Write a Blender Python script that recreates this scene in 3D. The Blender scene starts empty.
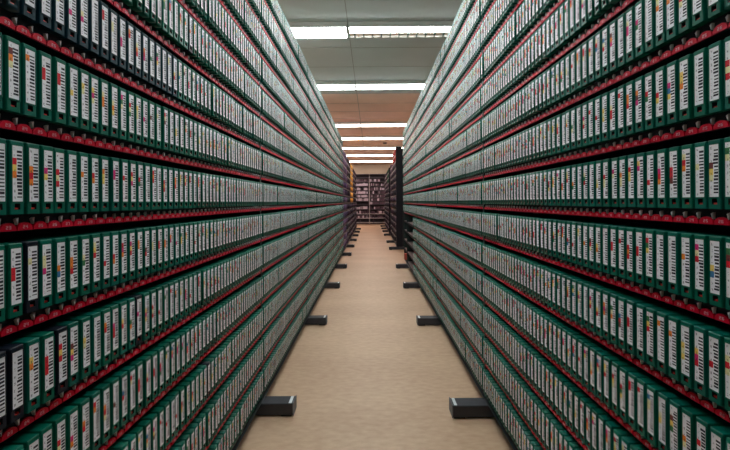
import bpy, bmesh, math, random
import numpy as np
from mathutils import Matrix, Vector
S = bpy.context.scene
C = S.collection
random.seed(7)
# ------------------------------------------------------------------ camera, world, exposure
CAM_H = 1.165
F = 365.0                       # focal length in pixels of a 730 px wide picture
VPX, VPY = 371.0, 201.5
cam = bpy.data.cameras.new('camera'); camo = bpy.data.objects.new('camera', cam); C.objects.link(camo)
camo.location = (0, 0, CAM_H); camo.rotation_euler = (math.pi/2, .0068, 0)      # held very slightly tilted
cam.sensor_width = 36.0; cam.lens = 36.0*F/730; cam.clip_start = 0.02
cam.shift_x = -(VPX-365)/730; cam.shift_y = -(225-VPY)/730
S.camera = camo
w = bpy.data.worlds.new('world'); S.world = w; w.use_nodes = True
w.node_tree.nodes['Background'].inputs[0].default_value = (0.5, 0.6, 0.65, 1)
w.node_tree.nodes['Background'].inputs[1].default_value = 0.0
S.view_settings.view_transform = 'Standard'; S.view_settings.look = 'None'
S.view_settings.gamma = 1; S.view_settings.exposure = 0.32
LAMP_COOL = ((0.92, 1.0, 0.98), 23.0)
LAMP_DIM = ((0.90, 1.0, 0.98), 9.0)
LAMP_WARM = ((1.0, 0.85, 0.75), 23.0)
# (distance along the aisle, colour+strength) of the lamp rows
LAMP_ROWS = [(0.1, LAMP_DIM), (2.1, LAMP_COOL), (4.05, LAMP_COOL), (5.98, LAMP_COOL),
             (9.0, LAMP_WARM), (10.9, LAMP_WARM), (12.9, LAMP_WARM), (14.9, LAMP_WARM), (17.1, LAMP_WARM)]

# ------------------------------------------------------------------ materials
def srgb(r, g, b):
    f = lambda c: (c/255/12.92) if c/255 <= .04045 else ((c/255+.055)/1.055)**2.4
    return (f(r), f(g), f(b), 1)
def mat(name, col, rough=.5, metal=0, noise=None, emit=None, spec=.5, vary=0):
    m = bpy.data.materials.new(name); m.use_nodes = True
    nt = m.node_tree; b = nt.nodes['Principled BSDF']
    b.inputs['Base Color'].default_value = col
    b.inputs['Roughness'].default_value = rough
    b.inputs['Metallic'].default_value = metal
    b.inputs['Specular IOR Level'].default_value = spec
    if noise:
        scale, amt = noise
        tc = nt.nodes.new('ShaderNodeTexCoord'); n = nt.nodes.new('ShaderNodeTexNoise')
        n.inputs['Scale'].default_value = scale; n.inputs['Detail'].default_value = 5
        nt.links.new(tc.outputs['Object'], n.inputs['Vector'])
        mr = nt.nodes.new('ShaderNodeMapRange'); mr.inputs[1].default_value = .3; mr.inputs[2].default_value = .7
        mr.inputs[3].default_value = 1-amt; mr.inputs[4].default_value = 1+amt
        nt.links.new(n.outputs['Fac'], mr.inputs[0])
        hs = nt.nodes.new('ShaderNodeVectorMath'); hs.operation = 'SCALE'
        hs.inputs[0].default_value = col[:3]
        nt.links.new(mr.outputs[0], hs.inputs['Scale']); nt.links.new(hs.outputs[0], b.inputs['Base Color'])
    if emit:
        b.inputs['Emission Color'].default_value = (*emit[0], 1); b.inputs['Emission Strength'].default_value = emit[1]
    return m
M = {}
M['rack'] = mat('dark_rack_paint', srgb(30, 38, 42), .5, noise=(30, .1))
M['rack_back'] = mat('rack_back_sheet', srgb(24, 28, 30), .7, noise=(10, .1))
M['upright'] = mat('dark_green_upright', srgb(10, 38, 36), .5, noise=(30, .1))
M['far_lip'] = mat('worn_grey_lip', srgb(128, 118, 124), .5, noise=(30, .1))
M['board'] = mat('shelf_board', srgb(112, 94, 94), .5, noise=(30, .08))
M['foot'] = mat('black_steel_foot', srgb(46, 48, 56), .42, noise=(40, .12))
M['foot_cap'] = mat('grey_end_cap', srgb(92, 98, 106), .5, noise=(40, .08))
M['sticker'] = mat('white_sticker', srgb(215, 220, 225), .5, noise=(60, .04))
M['rubber'] = mat('black_rubber', srgb(16, 16, 17), .8, noise=(60, .1))
M['tab_red'] = mat('red_slot_tab', srgb(205, 0, 44), .4, spec=.2, noise=(200, .08))
M['wedge'] = mat('grey_wedge', srgb(214, 212, 216), .5, noise=(200, .03))
M['tab_white'] = mat('white_tab_print', srgb(225, 170, 185), .5, noise=(200, .03))
M['tab_black'] = mat('black_tab_holder', srgb(13, 12, 24), .6, noise=(200, .1), spec=.25)
M['latch'] = mat('red_latch', srgb(214, 44, 34), .4, noise=(200, .05))
M['hole'] = mat('dark_recess', srgb(12, 16, 18), .7, noise=(200, .1))
M['ceil'] = mat('ceiling_panel', srgb(196, 202, 202), .85, noise=(3, .035))
M['ceil_peach_lit'] = mat('peach_ceiling_panel', srgb(244, 212, 196), .85, noise=(3, .035))  # panels' own peach plus warm lamplight put into the colour
M['seam'] = mat('ceiling_seam', srgb(150, 148, 144), .8, noise=(20, .05))
M['wall'] = mat('beige_wall', srgb(214, 200, 182), .8, noise=(2, .03))
M['lamp_body'] = mat('white_lamp_housing', srgb(225, 228, 226), .5, noise=(10, .02))
M['louvre'] = mat('louvre_blade', srgb(190, 186, 180), .35, metal=.6, noise=(30, .05))
M['louvre_dark'] = mat('louvre_teal', srgb(70, 92, 90), .5, noise=(30, .05)); M['louvre_tan'] = mat('louvre_tan', srgb(206, 178, 160), .5, noise=(30, .05))  # teal and tan reflections put into the louvre's colours
M['shelf_grey'] = mat('pale_grey_steel', srgb(150, 142, 146), .5, noise=(20, .05))
M['shelf_dark'] = mat('dark_shelving', srgb(62, 52, 62), .6, noise=(20, .1))
M['brown_box'] = mat('red_brown_card', srgb(176, 74, 56), .6, noise=(30, .1))
M['dark_fit'] = mat('dark_plastic_fitting', srgb(50, 44, 44), .5, noise=(50, .1))

def floor_mat():
    m = mat('tan_linoleum', srgb(205, 176, 144), .5)
    nt = m.node_tree; b = nt.nodes['Principled BSDF']
    tc = nt.nodes.new('ShaderNodeTexCoord')
    n1 = nt.nodes.new('ShaderNodeTexNoise'); n1.inputs['Scale'].default_value = 2.2; n1.inputs['Detail'].default_value = 6
    n2 = nt.nodes.new('ShaderNodeTexNoise'); n2.inputs['Scale'].default_value = 38; n2.inputs['Detail'].default_value = 4
    mp = nt.nodes.new('ShaderNodeMapping'); mp.inputs['Scale'].default_value = (0.45, 1, 1)
    nt.links.new(tc.outputs['Object'], mp.inputs[0])
    for n in (n1, n2): nt.links.new(mp.outputs[0], n.inputs['Vector'])
    add = nt.nodes.new('ShaderNodeMath'); add.operation = 'ADD'
    nt.links.new(n1.outputs['Fac'], add.inputs[0]); nt.links.new(n2.outputs['Fac'], add.inputs[1])
    r = nt.nodes.new('ShaderNodeValToRGB'); nt.links.new(add.outputs[0], r.inputs[0])
    mr = nt.nodes.new('ShaderNodeMapRange'); mr.inputs[1].default_value = .7; mr.inputs[2].default_value = 1.3
    nt.links.new(add.outputs[0], mr.inputs[0]); nt.links.new(mr.outputs[0], r.inputs[0])
    r.color_ramp.elements[0].color = srgb(180, 146, 119); r.color_ramp.elements[1].color = srgb(202, 170, 142)
    nt.links.new(r.outputs[0], b.inputs['Base Color'])
    return m
M['floor'] = floor_mat()

def body_mat():                 # moulded plastic, colour read per case
    m = mat('case_plastic', srgb(10, 108, 84), .36, spec=.2)
    nt = m.node_tree; b = nt.nodes['Principled BSDF']
    a = nt.nodes.new('ShaderNodeAttribute'); a.attribute_name = 'tint'
    tc = nt.nodes.new('ShaderNodeTexCoord'); n = nt.nodes.new('ShaderNodeTexNoise'); n.inputs['Scale'].default_value = 60
    nt.links.new(tc.outputs['Object'], n.inputs['Vector'])
    mr = nt.nodes.new('ShaderNodeMapRange'); mr.inputs[3].default_value = .88; mr.inputs[4].default_value = 1.12
    nt.links.new(n.outputs['Fac'], mr.inputs[0])
    v = nt.nodes.new('ShaderNodeVectorMath'); v.operation = 'SCALE'
    nt.links.new(a.outputs['Color'], v.inputs[0]); nt.links.new(mr.outputs[0], v.inputs['Scale'])
    nt.links.new(v.outputs[0], b.inputs['Base Color'])
    return m
M['body'] = body_mat()
def label_mat():                # paper label: colour cells from the mesh, bars from the label's own coordinates
    m = mat('barcode_label', srgb(225, 225, 230), .5, spec=.3)
    nt = m.node_tree; b = nt.nodes['Principled BSDF']; L = nt.links.new
    N = nt.nodes.new
    a = N('ShaderNodeAttribute'); a.attribute_name = 'tint'
    uv = N('ShaderNodeUVMap'); uv.uv_map = 'UVMap'
    sx = N('ShaderNodeSeparateXYZ'); L(uv.outputs[0], sx.inputs[0])
    def math_(op, x, y=None, c=False):
        n = N('ShaderNodeMath'); n.operation = op
        for i, q in enumerate((x, y)):
            if q is None: continue
            if isinstance(q, (int, float)): n.inputs[i].default_value = q
            else: L(q, n.inputs[i])
        return n.outputs[0]
    seed = math_('FLOOR', sx.outputs[0]); u = math_('FRACT', sx.outputs[0]); v = sx.outputs[1]
    row = math_('FLOOR', math_('MULTIPLY', v, 16))
    cb = N('ShaderNodeCombineXYZ'); L(row, cb.inputs[0]); L(seed, cb.inputs[1])
    wn = N('ShaderNodeTexWhiteNoise'); wn.noise_dimensions = '2D'; L(cb.outputs[0], wn.inputs['Vector'])
    bar = math_('LESS_THAN', math_('FRACT', math_('MULTIPLY', v, 16)), math_('ADD', math_('MULTIPLY', wn.outputs['Value'], .40), .34))
    cell = math_('FLOOR', math_('MULTIPLY', v, 8))
    cb2 = N('ShaderNodeCombineXYZ'); L(cell, cb2.inputs[0]); L(seed, cb2.inputs[1]); cb2.inputs[2].default_value = 3
    wn2 = N('ShaderNodeTexWhiteNoise'); wn2.noise_dimensions = '3D'; L(cb2.outputs[0], wn2.inputs['Vector'])
    left = math_('ADD', math_('MULTIPLY', wn2.outputs['Value'], .12), .40)
    inx = math_('MULTIPLY', math_('GREATER_THAN', u, left), math_('LESS_THAN', u, .93))
    iny = math_('MULTIPLY', math_('GREATER_THAN', v, .07), math_('LESS_THAN', v, .93))
    ink = math_('MULTIPLY', math_('MULTIPLY', bar, inx), iny)
    # one dark character in the left part of each cell
    fv = math_('FRACT', math_('MULTIPLY', v, 8))
    cb3 = N('ShaderNodeCombineXYZ'); L(math_('FLOOR', math_('MULTIPLY', v, 40)), cb3.inputs[0]); L(math_('FLOOR', math_('MULTIPLY', u, 14)), cb3.inputs[1]); L(seed, cb3.inputs[2])
    wn3 = N('ShaderNodeTexWhiteNoise'); wn3.noise_dimensions = '3D'; L(cb3.outputs[0], wn3.inputs['Vector'])
    ch = math_('MULTIPLY', math_('GREATER_THAN', wn3.outputs['Value'], .5), math_('MULTIPLY', math_('GREATER_THAN', u, .14), math_('LESS_THAN', u, .30)))
    ch = math_('MULTIPLY', ch, math_('MULTIPLY', math_('GREATER_THAN', fv, .3), math_('LESS_THAN', fv, .7)))
    ink = math_('MAXIMUM', ink, math_('MULTIPLY', ch, .55))
    mx = N('ShaderNodeMix'); mx.data_type = 'RGBA'; L(ink, mx.inputs['Factor']); L(a.outputs['Color'], mx.inputs['A'])
    mx.inputs['B'].default_value = srgb(42, 34, 50)
    L(mx.outputs['Result'], b.inputs['Base Color'])
    return m
M['label'] = label_mat()

# ------------------------------------------------------------------ mesh helpers
class MB:
    def __init__(s): s.v = []; s.f = []; s.m = []; s.mats = []
    def mi(s, m):
        if m not in s.mats: s.mats.append(m)
        return s.mats.index(m)
    def poly(s, pts, m):
        n = len(s.v); s.v += [tuple(p) for p in pts]; s.f.append(tuple(range(n, n+len(pts)))); s.m.append(s.mi(m))
    def box(s, x0, x1, y0, y1, z0, z1, m, bev=0):
        bm = bmesh.new(); bmesh.ops.create_cube(bm, size=1)
        for q in bm.verts: q.co = Vector(((x0+x1)/2+q.co.x*(x1-x0), (y0+y1)/2+q.co.y*(y1-y0), (z0+z1)/2+q.co.z*(z1-z0)))
        if bev: bmesh.ops.bevel(bm, geom=bm.edges[:], offset=bev, segments=1, affect='EDGES')
        s.bm(bm, m)
    def bm(s, bm, m):
        n = len(s.v); bm.verts.index_update(); k = s.mi(m)
        s.v += [tuple(q.co) for q in bm.verts]
        for f in bm.faces: s.f.append(tuple(n+q.index for q in f.verts)); s.m.append(k)
        bm.free()
    def prism(s, pts, y0, y1, m):        # outline in x,z extruded along y (y0 = front)
        n = len(s.v); k = s.mi(m); c = len(pts)
        s.v += [(x, y0, z) for x, z in pts] + [(x, y1, z) for x, z in pts]
        s.f.append(tuple(range(n, n+c))); s.m.append(k)
        s.f.append(tuple(range(n+2*c-1, n+c-1, -1))); s.m.append(k)
        for i in range(c):
            j = (i+1) % c; s.f.append((n+j, n+i, n+c+i, n+c+j)); s.m.append(k)
    def mesh(s, name):
        me = bpy.data.meshes.new(name); me.from_pydata(s.v, [], s.f)
        for m in s.mats: me.materials.append(m)
        me.polygons.foreach_set('material_index', s.m); me.update(); return me
    def obj(s, name, parent=None): return link(s.mesh(name), name, parent)
def link(me, name, parent=None):
    o = bpy.data.objects.new(name, me); C.objects.link(o)
    if parent: o.parent = parent
    return o
def tag(o, label=None, cat=None, group=None, kind=None):
    if label: o['label'] = label
    if cat: o['category'] = cat
    if group: o['group'] = group
    if kind: o['kind'] = kind
    return o
def empty(name, loc, rz, label, cat, group=None):
    o = bpy.data.objects.new(name, None); C.objects.link(o); o.location = loc; o.rotation_euler = (0, 0, rz)
    return tag(o, label, cat, group)

ONES = ['', 'first', 'second', 'third', 'fourth', 'fifth', 'sixth', 'seventh', 'eighth', 'ninth', 'tenth', 'eleventh', 'twelfth',
        'thirteenth', 'fourteenth', 'fifteenth', 'sixteenth', 'seventeenth', 'eighteenth', 'nineteenth', 'twentieth']
TENS = {20: ('twentieth', 'twenty'), 30: ('thirtieth', 'thirty'), 40: ('fortieth', 'forty'), 50: ('fiftieth', 'fifty'), 60: ('sixtieth', 'sixty'), 70: ('seventieth', 'seventy'), 80: ('eightieth', 'eighty'), 90: ('ninetieth', 'ninety')}
def ordinal(n):
    if n <= 20: return ONES[n]
    t = n//10*10
    return TENS[t][0] if n == t else TENS[t][1]+'-'+ONES[n-t]

# ------------------------------------------------------------------ the room
WX, Y0, Y1, CEIL = 2.4, -3.0, 19.0, CAM_H+1.94
def slab(name, x0, x1, y0, y1, z0, z1, m): return tag(box_obj(name, x0, x1, y0, y1, z0, z1, m), kind='structure')
def box_obj(name, x0, x1, y0, y1, z0, z1, m, parent=None, bev=0):
    b = MB(); b.box(x0, x1, y0, y1, z0, z1, m, bev); return b.obj(name, parent)
slab('floor', -WX-.1, WX+.1, Y0-.1, Y1+.1, -.1, 0, M['floor'])
cb_ = MB(); cb_.box(-WX-.1, WX+.1, Y0-.1, 6.55, CEIL, CEIL+.1, M['ceil']); cb_.box(-WX-.1, WX+.1, 6.55, Y1+.1, CEIL, CEIL+.1, M['ceil_peach_lit'])
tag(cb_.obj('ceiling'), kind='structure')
slab('wall_left', -WX-.1, -WX, Y0, Y1, 0, CEIL, M['wall'])
slab('wall_right', WX, WX+.1, Y0, Y1, 0, CEIL, M['wall'])
slab('wall_back', -WX-.1, WX+.1, Y1, Y1+.1, 0, CEIL, M['wall'])
slab('wall_front', -WX-.1, WX+.1, Y0-.1, Y0, 0, CEIL, M['wall'])
tb = MB()
for yy in [k*.65+.05 for k in range(-4, 29)]:
    tb.box(-WX, WX, yy-.003, yy+.003, CEIL-.002, CEIL, M['seam'])
tag(tb.obj('trim_1'), kind='structure')
tb = MB(); tb.box(-.243, -.235, Y0, Y1, CEIL-.0035, CEIL-.002, M['seam']); tag(tb.obj('trim_2'), kind='structure')

# ------------------------------------------------------------------ ceiling lamps
row_word = {4.05: 'nearest lamp row', 5.98: 'second lamp row from the camera', 9.0: 'third lamp row from the camera', 10.9: 'fourth lamp row from the camera',
            12.9: 'fifth lamp row from the camera', 14.9: 'sixth lamp row from the camera', 17.1: 'farthest lamp row',
            -1.85: 'row well behind the camera', .1: 'row directly above the camera', 2.1: 'row just above the frame'}
LZ = CAM_H+1.87
for yy, (lc, ls) in LAMP_ROWS:
    em = mat('lamp_diffuser', (.9, .9, .9, 1), .4, emit=(lc, ls), noise=(5, .01))
    for side, (x0, x1) in (('left', (-1.76, -.245)), ('right', (-.235, 1.28))):
        t = empty('ceiling_lamp', (x0, yy, CEIL), 0,
                  'white fluorescent ceiling lamp, %s half of the %s' % (side, row_word[yy]), 'ceiling lamp', 'fluorescent lamps across the ceiling')
        W = x1-x0; d = LZ-CEIL
        b = MB(); b.box(0, W, -.12, .12, d+.022, 0, M['lamp_body'], .003)
        for ya, yb in ((-.121, -.1185), (.1185, .121)): b.box(0, W, ya, yb, d+.008, d+.03, M['lamp_body'])
        b.obj('lamp_housing', t)
        for xe in (0, W-.012): box_obj('end_cap', xe, xe+.012, -.122, .122, d-.002, d+.022, M['lamp_body'], t)
        louv = side == 'right' and yy == 4.05
        y1 = .0 if louv else .118
        hz = .03 if lc[2] < .9 else .021
        b = MB(); b.box(.013, W-.013, -.118 if lc[2] > .9 else -.075, y1 if lc[2] > .9 else .075, d+.021-hz, d+.021, em, .004); b.obj('diffuser', t)
        if louv:
            b = MB(); b.box(.013, W-.013, .112, .118, d, d+.021, M['louvre'])
            x = .06
            while x < W-.04:
                b.box(x, x+.012, .003, .112, d, d+.021, M['louvre_dark']); x += .10
            b.box(.013, W-.013, .003, .112, d+.0205, d+.0218, M['louvre_tan'])  # backing plate coloured with the painted tan reflection
            b.obj('louvre', t)
b = MB(); b.box(-.05, -.005, 0, .05, -.05, 0, M['dark_fit'], .006); b.box(.005, .05, 0, .05, -.05, 0, M['dark_fit'], .006); b.box(-.07, .07, 0, .05, -.012, 0, M['dark_fit'], .003)
o = b.obj('ceiling_sensor'); o.location = (.47, 12.0, CEIL)
tag(o, 'small dark twin sensor box on the ceiling near the right racks', 'sensor')

# ------------------------------------------------------------------ racks
P = .173; SLOT = .030; NR = 14
XL, XR = .60, .615
# red strip height of row r (0 = lowest)
def red_z(r): return CAM_H-.039-P*6+P*r
CW, CD, CH = .0246, .110, .124
SB = .017                      # the shelf's edge lies this far behind the case fronts
FEET_H = .072
SEG = {'0': 'abcdef', '1': 'bc', '2': 'abged', '3': 'abgcd', '4': 'fgbc', '5': 'afgcd', '6': 'afgedc', '7': 'abc', '8': 'abcdefg', '9': 'abcdfg'}
def tab_mb(b, x, num, detail=True):
    """red half-disc slot tab, its number and white wedge; x = slot centre, local z = 0 at the red strip's centre"""
    hw = .0138; zb, zt = -.0072, .0068
    n = 10 if detail else 5
    pts = [(x-hw, zb), (x+hw, zb)] + [(x+hw*math.cos(a), zb+.003+(zt-zb-.003)*math.sin(a)) for a in [math.pi*k/n for k in range(n+1)]]
    b.prism(pts, SB-.006, SB-.002, M['tab_red'])
    b.prism([(x+hw-.0022, .0125), (x+hw+.0024, .0150), (x+hw+.001, .003)][::-1], SB-.0075, SB-.002, M['wedge'])
    if detail:
        s = '%02d' % num; dw, dh, t = .0034, .0056, .0009
        for i, chh in enumerate(s):
            ox = x-.0044+i*.0052; oz = -.0040
            r = {'a': (0, dw, dh-t, dh), 'g': (0, dw, dh/2-t/2, dh/2+t/2), 'd': (0, dw, 0, t), 'f': (0, t, dh/2, dh), 'b': (dw-t, dw, dh/2, dh), 'e': (0, t, 0, dh/2), 'c': (dw-t, dw, 0, dh/2)}
            for q in SEG[chh]:
                x0, x1, z0, z1 = r[q]
                b.prism([(ox+x0, oz+z0), (ox+x1, oz+z0), (ox+x1, oz+z1), (ox+x0, oz+z1)], SB-.0064, SB-.006, M['tab_white'])

def rack(side, y0, n, label, tabs=None, rows=NR, foot_off=0.0, last_foot=False, paint='rack', post='upright', end_post=False, group='racks along the aisle'):
    """one rack bay; local x runs to the viewer's right, local -y faces the aisle. returns placing data"""
    Wd = n*SLOT+.02; sg = 1 if side == 'left' else -1
    X = -XL if side == 'left' else XR
    # local origin at the bay centre so that both sides use the same code
    t = empty('tape_rack', (X, y0+Wd/2, 0), sg*math.pi/2, label, 'rack', group)
    h = Wd/2
    zt = red_z(rows-1)+.022
    for r in range(rows):
        z = red_z(r)
        b = MB()
        b.box(-h+.001, h-.001, .002+SB, .28, z+.0175, z+.0215, M['board'])
        b.box(-h+.001, h-.001, -.002+SB, .002+SB, z-.0090, z+.0215, M['tab_black' if tabs is not None else 'far_lip'])
        sh = b.obj('shelf', t)
        if tabs is not None:
            tabs.append((sh, r, t, y0, n, side))
    b = MB(); b.box(-h+.002, h-.002, .282, .287, FEET_H, zt+.06, M['rack_back']); b.obj('back_panel', t)
    for sx in (-1, 1):
        b = MB(); x0, x1 = (-h, -h+.0095) if sx < 0 else (h-.0095, h)
        b.box(x0, x1, .010, .05, FEET_H, zt+CH, M[post]); b.box(x0, x1, .05, .28, FEET_H, zt+CH*.7, M['rack_back'])
        b.obj('upright', t)
    b = MB(); b.box(-h, h, .003, .28, FEET_H, red_z(0)-.012, M['rack']); b.obj('base_rail', t)
    if end_post:
        b = MB(); s2 = -1 if side == 'left' else 1
        xa, xb = sorted((s2*(h+.001), s2*(h+.03)))
        b.box(xa, xb, -.01, .14, FEET_H, zt+CH, M['tab_black'], .004)
        b.obj('end_frame', t)
    spots = [(-h if side == 'left' else h)] + ([(h if side == 'left' else -h)] if last_foot else [])
    for x in spots:
        x += (foot_off if side == 'left' else -foot_off)
        tip = -(XL-.428) if side == 'left' else -(XR-.426)
        b = MB(); b.box(x-.040, x+.040, tip+.005, .34, .008, FEET_H, M['foot'], .003)
        f = b.obj('foot', t)
        b = MB(); b.box(x-.043, x+.043, tip, tip+.005, .006, FEET_H+.004, M['foot_cap'], .002); b.obj('end_cap', f)
        b = MB(); b.box(x-.036, x+.036, tip+.012, tip+.028, FEET_H, FEET_H+.0006, M['sticker']); b.obj('sticker', f)
        b = MB(); b.box(x-.034, x+.034, tip+.012, tip+.07, 0, .008, M['rubber']); b.obj('rubber_pad', f)
        box_obj('rubber_pad', x-.034, x+.034, .25, .32, 0, .008, M['rubber'], f)
    return t

TABS = []
left_words = ['partly beside the camera', 'nearest in view', 'second in view', 'third in view', 'fourth in view', 'farthest of the green stretch']
LEFT = []; RIGHT = []
for k, wd in enumerate(left_words):
    y0 = .560-1.46+1.46*k; LEFT.append((y0, 48))
    rack('left', y0, 48, 'rack bay on the left packed with green tape cases, '+wd, TABS, foot_off=0)
right_words = ['partly beside the camera', 'nearest in view', 'second in view', 'third in view', 'fourth in view, lower shelves part empty']
RY = 2.028
for k, wd in enumerate(right_words):
    y0 = RY-1.46*2+1.46*k; RIGHT.append((y0, 48))
    rack('right', y0, 48, ('rack bay on the right with green cases, ' if k == 4 else 'rack bay on the right packed with green tape cases, ')+wd, TABS, foot_off=-.04)
RIGHT.append((RY+1.46*3, 18))
rack('right', RY+1.46*3, 18, 'narrow rack bay ending the green right row, lower shelves empty', TABS, foot_off=-.04)
# bays farther down the aisle
FAR = []
for y0, rows, kind, txt, ep in [(7.86, 13, 'purple', 'rack bay of purple cases just past the green left row', False), (9.32, 13, 'dim', 'rack bay of dark cases between purple and yellow bays on the left', False),
                            (10.78, 13, 'yellow', 'left rack bay with yellow cases on its upper shelves', False), (12.24, 13, 'dim', 'left rack bay just past the yellow cases', False), (13.7, 13, 'dim', 'farthest bay of the left racks before the end wall', False)]:
    rack('left', y0, 48, txt, None, rows=rows, last_foot=y0 > 13, end_post=ep); FAR.append(('left', y0, rows, kind))
for y0, rows, kind, txt, ep in [(8.8, 14, 'redtop', 'rack bay with tall black end frame beyond the right green row', True), (10.26, 13, 'dim', 'second rack bay behind the black end frame on the right', False),
                            (12.4, 13, 'green', 'right rack bay past the gap with slim dark frame', True), (13.86, 13, 'dim', 'next to last bay of the far right racks', False), (15.32, 13, 'dim', 'farthest bay of the right racks near the end wall', False)]:
    rack('right', y0, 48, txt, None, rows=rows, last_foot=y0 > 15, end_post=ep, paint='rack'); FAR.append(('right', y0, rows, kind))

# ------------------------------------------------------------------ tabs on the shelves
def local_x(side, y, y0, n): return (y-(y0+(n*SLOT+.02)/2))*(1 if side == 'left' else -1)
tab_items = {}
for sh, r, t, y0, n, side in TABS:
    for i in range(n):
        yc = y0+.01+SLOT*(i+.5)
        if r == 0 or (side == 'right' and r <= 4 and yc > 5.36): continue
        num = (24+int(round((yc-.645)/SLOT))) % 60 if side == 'left' else (25-int(round((yc-.683)/SLOT))) % 60
        X = XL if side == 'left' else XR
        px = VPX+(-1 if side == 'left' else 1)*F*X/max(yc, .05); py = VPY+F*(CAM_H-red_z(r))/max(yc, .05)
        vis = yc > .45 and -3 < px < 733 and -3 < py < 453
        tab_items.setdefault(t.name, []).append((vis, F*F*X/max(yc, .05)**3, sh, r, i, local_x(side, yc, y0, n), num, yc, t))
for tn, items in tab_items.items():
    items.sort(key=lambda q: (not q[0], -q[1]))
    near = items[0][0] and min(q[7] for q in items) < 3.0
    ones = items[:100] if near else []
    for q in ones:
        if not q[0]: continue
        b = MB(); tab_mb(b, q[5], q[6]); o = b.obj('slot_tab', q[2]); o.location = (0, 0, red_z(q[3]))
    rest = [q for q in items if q not in ones] if near else items
    rest = [q for q in rest if q[7] > .2]
    if not rest: continue
    b = MB()
    for q in rest:
        n0 = len(b.v); tab_mb(b, q[5], q[6], q[7] < 2.6)
        z = red_z(q[3]); b.v[n0:] = [(x, y, zz+z) for x, y, zz in b.v[n0:]]
    o = b.obj('slot_tab', items[0][8]); tag(o, kind='stuff')

# ------------------------------------------------------------------ tape cases
HZ0, HZ1, HW = .0080, .0178, .0050
def case_body_bm():
    bm = bmesh.new()
    bmesh.ops.create_cube(bm, size=1)
    for v in bm.verts: v.co = Vector((v.co.x*CW, (v.co.y+.5)*CD, (v.co.z+.5)*CH))
    bmesh.ops.bevel(bm, geom=[e for e in bm.edges if not all(v.co.z < 1e-5 for v in e.verts)], offset=.0013, segments=1, affect='EDGES')
    # cut the finger hole into the front face
    ff = [f for f in bm.faces if f.normal.y < -.99][0]
    xs = sorted({round(v.co.x, 6) for v in ff.verts}); zs = sorted({round(v.co.z, 6) for v in ff.verts})
    corner = {(round(v.co.x, 6), round(v.co.z, 6)): v for v in ff.verts}
    bm.faces.remove(ff)
    X = [xs[0], -HW, HW, xs[-1]]; Z = [zs[0], HZ0, HZ1, zs[-1]]
    A = corner[(xs[0], zs[0])]; B = corner[(xs[-1], zs[0])]; Cc = corner[(xs[-1], zs[-1])]; D = corner[(xs[0], zs[-1])]
    a, b_, c, d = [bm.verts.new((x, 0, z)) for x, z in ((-HW, HZ0), (HW, HZ0), (HW, HZ1), (-HW, HZ1))]
    for q in ((A, B, b_, a), (B, Cc, c, b_), (Cc, D, d, c), (D, A, a, d)): bm.faces.new(q)
    a2, b2, c2, d2 = [bm.verts.new((v.co.x, .009, v.co.z)) for v in (a, b_, c, d)]
    hole = [bm.faces.new(q) for q in ((a, b_, b2, a2), (b_, c, c2, b2), (c, d, d2, c2), (d, a, a2, d2), (a2, b2, c2, d2))]
    bm.verts.index_update()
    out_v = [tuple(v.co) for v in bm.verts]; out_f = [tuple(v.index for v in f.verts) for f in bm.faces]
    hs = {id(f) for f in hole}; hm = [1 if id(f) in hs else 0 for f in bm.faces]
    bm.free(); return out_v, out_f, hm
BV, BF, BH = case_body_bm()
_r = MB()                        # raised rails either side of the label pocket
for _s in (-1, 1):
    _a, _b = sorted((_s*.0093, _s*(CW/2-.0013))); _r.box(_a, _b, -.0012, .0004, .0195, .1175, None)
for _a, _b in ((.0195, .0207), (.1163, .1175)): _r.box(-.0093, .0093, -.0012, .0004, _a, _b, None)
BF += [tuple(i+len(BV) for i in f) for f in _r.f]; BV += _r.v; BH += [0]*len(_r.f)
# label: left column of seven cells, right column one face; top strip white
LW, LZ0, LZ1, LY = .0184, .0215, .1155, -.0005
NCELL = 7
def label_quads():
    v = []; f = []; uv = []; cell = []
    x0, x1 = -LW/2, LW/2; xm = x0+LW*.42
    def q(xa, xb, za, zb, c):
        n = len(v); v.extend([(xa, LY, za), (xb, LY, za), (xb, LY, zb), (xa, LY, zb)]); f.append((n, n+1, n+2, n+3))
        uv.extend([((x-x0)/LW*.998+.001, (z-LZ0)/(LZ1-LZ0)) for x, z in ((xa, za), (xb, za), (xb, zb), (xa, zb))]); cell.append(c)
    H = (LZ1-LZ0); a = LZ0+H*.06; bb = LZ0+H*.90
    q(x0, x1, LZ0, a, -1); q(x0, x1, bb, LZ1, -1)
    for i in range(NCELL): q(x0, xm, a+(bb-a)*i/NCELL, a+(bb-a)*(i+1)/NCELL, i)
    q(xm, x1, a, bb, -1)
    n = len(v)    # edges give the paper a thickness
    v.extend([(x0, LY, LZ0), (x1, LY, LZ0), (x1, LY, LZ1), (x0, LY, LZ1), (x0, 0, LZ0), (x1, 0, LZ0), (x1, 0, LZ1), (x0, 0, LZ1)])
    for k in range(4):
        j = (k+1) % 4; f.append((n+j, n+k, n+4+k, n+4+j)); uv.extend([(.05, .01)]*4); cell.append(-1)
    return v, f, uv, cell
LV, LF, LU, LC = label_quads()
lat = MB(); lat.box(-HW+.0003, HW-.0003, .003, .0088, HZ0+.0002, HZ0+.0032, M['latch'])
TV, TF = lat.v, lat.f
WHITE = srgb(240, 238, 244); WHITES = [WHITE, srgb(222, 224, 226), srgb(228, 224, 214)]
CELLCOL = {'red': srgb(222, 26, 48), 'orange': srgb(246, 134, 40), 'yellow': srgb(246, 214, 110), 'blue': srgb(60, 122, 176), 'green': srgb(60, 124, 76), 'pink': srgb(224, 40, 128), 'brown': srgb(120, 56, 56), 'cream': srgb(236, 228, 176)}
PICK = ['red']*8+['orange']*4+['yellow']*4+['blue']*1+['green']*1+['pink']*2+['brown']*1+['cream']*5
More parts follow.
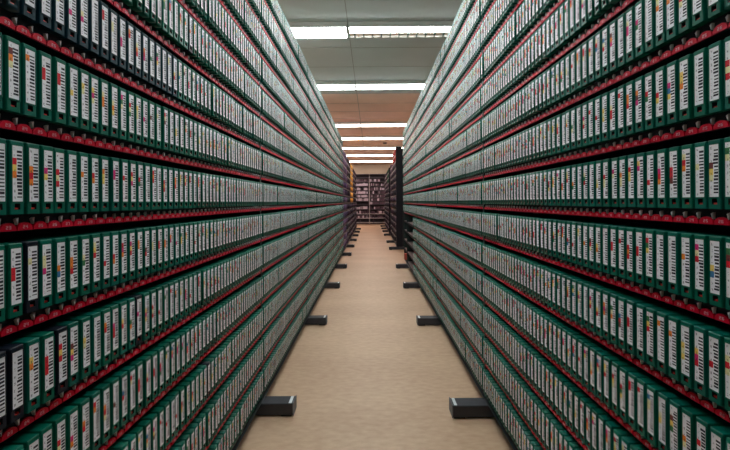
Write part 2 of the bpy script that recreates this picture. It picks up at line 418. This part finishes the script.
GREEN = srgb(0, 94, 78); NAVY = srgb(6, 46, 58); BLACK = srgb(22, 28, 40)
rng = random.Random(11)
def cells():
    out = [None]*NCELL
    if rng.random() < .92:
        k = rng.choice([1, 2, 2, 3, 3]); s = rng.randrange(2, NCELL-k+1) if k < NCELL-2 else 2
        for i in range(s, min(NCELL, s+k)): out[i] = rng.choice(PICK)
    return out
cases = []
for side, bays in (('left', LEFT), ('right', RIGHT)):
    for r in range(NR):
        for (y0, n) in bays:
            shift = 0; tilt_run = 0; dep = 0
            for i in range(n):
                yc = y0+.01+SLOT*(i+.5)
                if i % 3 == 0: shift = rng.uniform(-.0013, .0013)
                if rng.random() < .18: dep = rng.uniform(-.002, .004)
                if yc < .12: continue
                if side == 'right' and r <= 4 and yc > 5.36: continue
                if yc > 1.6 and rng.random() < .004: continue
                col = GREEN; nm = 'green'
                g = rng.uniform(.86, 1.14); col = (col[0]*g, col[1]*g, col[2]*rng.uniform(.9, 1.1)*g, 1)
                z = red_z(r)+.0215
                if side == 'left' and r == 8 and yc < 1.15: col = NAVY; nm = 'teal'
                if rng.random() < .006: col = BLACK; nm = 'black'
                yy = yc+shift
                X = XL if side == 'left' else XR; sg = -1 if side == 'left' else 1
                px = VPX+sg*F*X/yy; wpx = F*X*CW/yy**2; za, zb = VPY-F*(z+CH-CAM_H)/yy, VPY-F*(z-CAM_H)/yy
                vx = max(0, min(730, px+wpx/2)-max(0, px-wpx/2)); vy = max(0, min(450, zb)-max(0, za))
                cases.append(dict(side=side, r=r, y=yy, dep=dep, col=col, nm=nm, z=z, cells=cells(), seed=len(cases) % 997, area=vx*vy if yy > .3 else 0, px=px, py=(za+zb)/2))
# the near black case the photo shows on the left
for c in cases:
    if c['side'] == 'left' and c['r'] == 4 and c['area'] > 0 and abs(c['px']-8) < 9: c['col'] = BLACK; c['nm'] = 'black'
    if c['side'] == 'left' and abs(c['px']-139) < 4 and 300 < c['py'] < 335: c['col'] = BLACK; c['nm'] = 'black'
cases.sort(key=lambda c: (-c['area']))
solo = cases[:300]; rest = cases[300:]
# order along each shelf
rank = {}
for side in ('left', 'right'):
    for r in range(NR):
        vis = sorted([c for c in cases if c['side'] == side and c['r'] == r and c['area'] > 0], key=lambda c: c['y'])
        for k, c in enumerate(vis): rank[id(c)] = k+1

def set_tint(me, cols):
    a = me.attributes.new('tint', 'FLOAT_COLOR', 'FACE'); a.data.foreach_set('color', np.asarray(cols, dtype=np.float32).ravel())
def set_uv(me, uvs):
    u = me.uv_layers.new(name='UVMap'); u.data.foreach_set('uv', np.asarray(uvs, dtype=np.float32).ravel())
def label_colors(c):
    if 'lab' in c: return [c['lab']]*len(LC)
    return [CELLCOL[c['cells'][k]] if k >= 0 and c['cells'][k] else WHITE for k in LC]
latch_me = lat.mesh('latch')
body_cache = {}
for c in solo:
    sg = 1 if c['side'] == 'left' else -1
    X = -XL if c['side'] == 'left' else XR
    cols = []
    for q in reversed(c['cells']):
        if q and q != 'cream' and q not in cols: cols.append(q)
    mk = ('marked '+' '.join(cols[:2])) if cols else 'marked white'
    lab = '%s tape case %s, %s rack, %s shelf up, %s visible from near end' % (c['nm'], mk, c['side'], ordinal(c['r']+1), ordinal(rank[id(c)]))
    t = empty('tape_case', (X-sg*0+(c['dep']*(1 if c['side'] == 'left' else -1)), c['y'], c['z']), sg*math.pi/2, lab, 'tape case', 'green tape cases on the aisle racks')
    me = bpy.data.meshes.new('case_body'); me.from_pydata(BV, [], BF); me.materials.append(M['body']); me.materials.append(M['hole'])
    me.polygons.foreach_set('material_index', BH); set_tint(me, [c['col']]*len(BF)); me.update(); link(me, 'case_body', t)
    me = bpy.data.meshes.new('barcode_label'); me.from_pydata(LV, [], LF); me.materials.append(M['label'])
    set_tint(me, label_colors(c)); set_uv(me, [(u+c['seed'], v) for u, v in LU]); me.update(); link(me, 'barcode_label', t)
    link(latch_me, 'latch', t)

def bulk(name, items, latch=True):
    """many small copies in one mesh"""
    nb, nl, nt = len(BV), len(LV), len(TV) if latch else 0
    base = np.array(list(BV)+list(LV)+(list(TV) if latch else []), dtype=np.float64)
    faces = list(BF)+[tuple(i+nb for i in f) for f in LF]+([tuple(i+nb+nl for i in f) for f in TF] if latch else [])
    mi = list(BH)+[2]*len(LF)+([3]*len(TF) if latch else [])
    ls = np.array([len(f) for f in faces]); loops = np.concatenate([np.array(f) for f in faces])
    nlb = sum(len(f) for f in BF); nv = len(base); N = len(items)
    V = np.empty((N, nv, 3)); TI = np.ones((N, len(faces), 4), np.float32); UV = np.zeros((N, len(loops), 2), np.float32)
    lu = np.array(LU)
    for k, c in enumerate(items):
        sg = 1 if c['side'] == 'left' else -1; X = -XL if c['side'] == 'left' else XR
        V[k, :, 0] = X+sg*c['dep']-sg*base[:, 1]; V[k, :, 1] = c['y']+sg*base[:, 0]; V[k, :, 2] = c['z']+base[:, 2]
        TI[k, :len(BF)] = c['col']; TI[k, len(BF):len(BF)+len(LF)] = label_colors(c)
        UV[k, nlb:nlb+len(lu), 0] = lu[:, 0]+c['seed']; UV[k, nlb:nlb+len(lu), 1] = lu[:, 1]
    me = bpy.data.meshes.new(name)
    me.vertices.add(N*nv); me.vertices.foreach_set('co', V.ravel())
    L = (loops[None]+np.arange(N)[:, None]*nv).ravel(); me.loops.add(len(L)); me.loops.foreach_set('vertex_index', L)
    st = np.concatenate([[0], np.cumsum(np.tile(ls, N))[:-1]]); me.polygons.add(N*len(faces)); me.polygons.foreach_set('loop_start', st)
    me.polygons.foreach_set('material_index', np.tile(mi, N))
    for m in (M['body'], M['hole'], M['label'], M['latch']): me.materials.append(m)
    me.update(calc_edges=True)
    set_tint(me, TI); set_uv(me, UV); me.validate()
    return link(me, name)
tag(bulk('tape_case', rest), 'the many smaller green tape cases farther along both racks', 'tape case', 'green tape cases on the aisle racks', 'stuff')

# cases on the bays farther down
fr = random.Random(5); far_items = []
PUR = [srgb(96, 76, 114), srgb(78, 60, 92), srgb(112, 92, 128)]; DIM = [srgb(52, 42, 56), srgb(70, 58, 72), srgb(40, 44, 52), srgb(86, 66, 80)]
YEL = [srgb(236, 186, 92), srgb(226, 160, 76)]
for side, y0, rows, kind in FAR:
    for r in range(rows):
        i = 0
        while i < 48:
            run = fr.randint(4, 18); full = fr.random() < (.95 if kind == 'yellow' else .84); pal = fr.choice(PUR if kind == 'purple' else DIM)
            for j in range(i, min(48, i+run)):
                if not full: continue
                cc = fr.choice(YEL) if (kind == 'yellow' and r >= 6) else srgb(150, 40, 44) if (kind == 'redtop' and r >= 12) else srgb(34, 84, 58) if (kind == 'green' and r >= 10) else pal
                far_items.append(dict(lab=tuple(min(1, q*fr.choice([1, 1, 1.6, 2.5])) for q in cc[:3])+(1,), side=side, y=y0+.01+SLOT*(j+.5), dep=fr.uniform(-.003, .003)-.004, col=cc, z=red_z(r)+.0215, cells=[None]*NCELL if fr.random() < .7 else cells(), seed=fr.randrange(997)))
            i += run
tag(bulk('tape_case', far_items, False), 'purple, dark, red, green and yellow cases on the far racks beyond the green ones', 'tape case', 'cases on the far racks', 'stuff')
o = box_obj('storage_box', -.05, .05, 0, .16, 0, .11, M['brown_box'], None, .003)
o.location = (XR-.012, 6.62, red_z(0)+.0215); o.rotation_euler = (0, 0, -math.pi/2)
tag(o, 'red brown box at the far end of the lowest right shelf', 'box')

# ------------------------------------------------------------------ shelving against the end wall
SY = 18.5
eb = random.Random(3)
SHZ = [.10, .33, .55, .78, 1.02, 1.20, 1.38, 1.56, 1.74, 1.96, 2.18, 2.38]
ITEMS = [(M['shelf_grey'], 1)]
M['bx1'] = mat('pale_lilac_box', srgb(176, 160, 176), .6, noise=(20, .05)); M['bx2'] = mat('dark_plum_box', srgb(74, 50, 66), .6, noise=(20, .08)); M['bx3'] = mat('grey_box', srgb(120, 108, 118), .6, noise=(20, .08))
items = {'bx1': MB(), 'bx2': MB(), 'bx3': MB()}
allb = MB()
for (x0, x1, txt, heavy) in ((-1.58, -.10, 'wall shelving bay left of the pale post at the aisle end', 'L'), (-.06, 1.42, 'wall shelving bay right of the pale post at the aisle end', 'R')):
    t = empty('wall_shelving', ((x0+x1)/2, SY, 0), 0, txt, 'shelving', 'shelving on the end wall'); h = (x1-x0)/2
    for z in SHZ:
        b = MB(); b.box(-h, h, 0, .42, z-.03, z, M['shelf_grey' if z < .6 else 'shelf_dark'], .003); b.obj('shelf', t)
    b = MB(); b.box(-h, h, .42, .43, .0, 2.56, M['shelf_dark']); b.obj('back_panel', t)
    b = MB(); b.box(-h, h, 0, .42, 2.53, 2.56, M['shelf_dark'], .003); b.obj('top_panel', t)
    for s in (-1, 1):
        b = MB(); xa, xb = sorted((s*h, s*(h+.018))); b.box(xa, xb, -.02, .43, 0, 2.56, M['shelf_grey'], .003); b.obj('upright', t)
    for k, z in enumerate(SHZ[:-1]):
        x = x0+.02
        if k == 0 or (k == 4 and heavy == 'L'): fill = .12
        else: fill = .8
        while x < x1-.1:
            ww = eb.uniform(.03, .09); hh = min(eb.uniform(.10, .15), SHZ[k+1]-z-.05)
            if eb.random() < (.97 if (heavy == 'L' and k in (3, 5, 6, 7, 8, 9)) else fill):
                m = eb.choice(['bx1', 'bx1', 'bx3'] if (k in (3, 5, 6, 7, 8, 9) and heavy == 'L') else ['bx1', 'bx2', 'bx2', 'bx3', 'bx2'])
                allb.box(x, x+ww-.004, SY+.03, SY+.28, z, z+hh, M[m], .002)
            x += ww
tag(allb.obj('tape_box'), 'pale and plum boxes filling the shelving on the end wall', 'box', None, 'stuff')
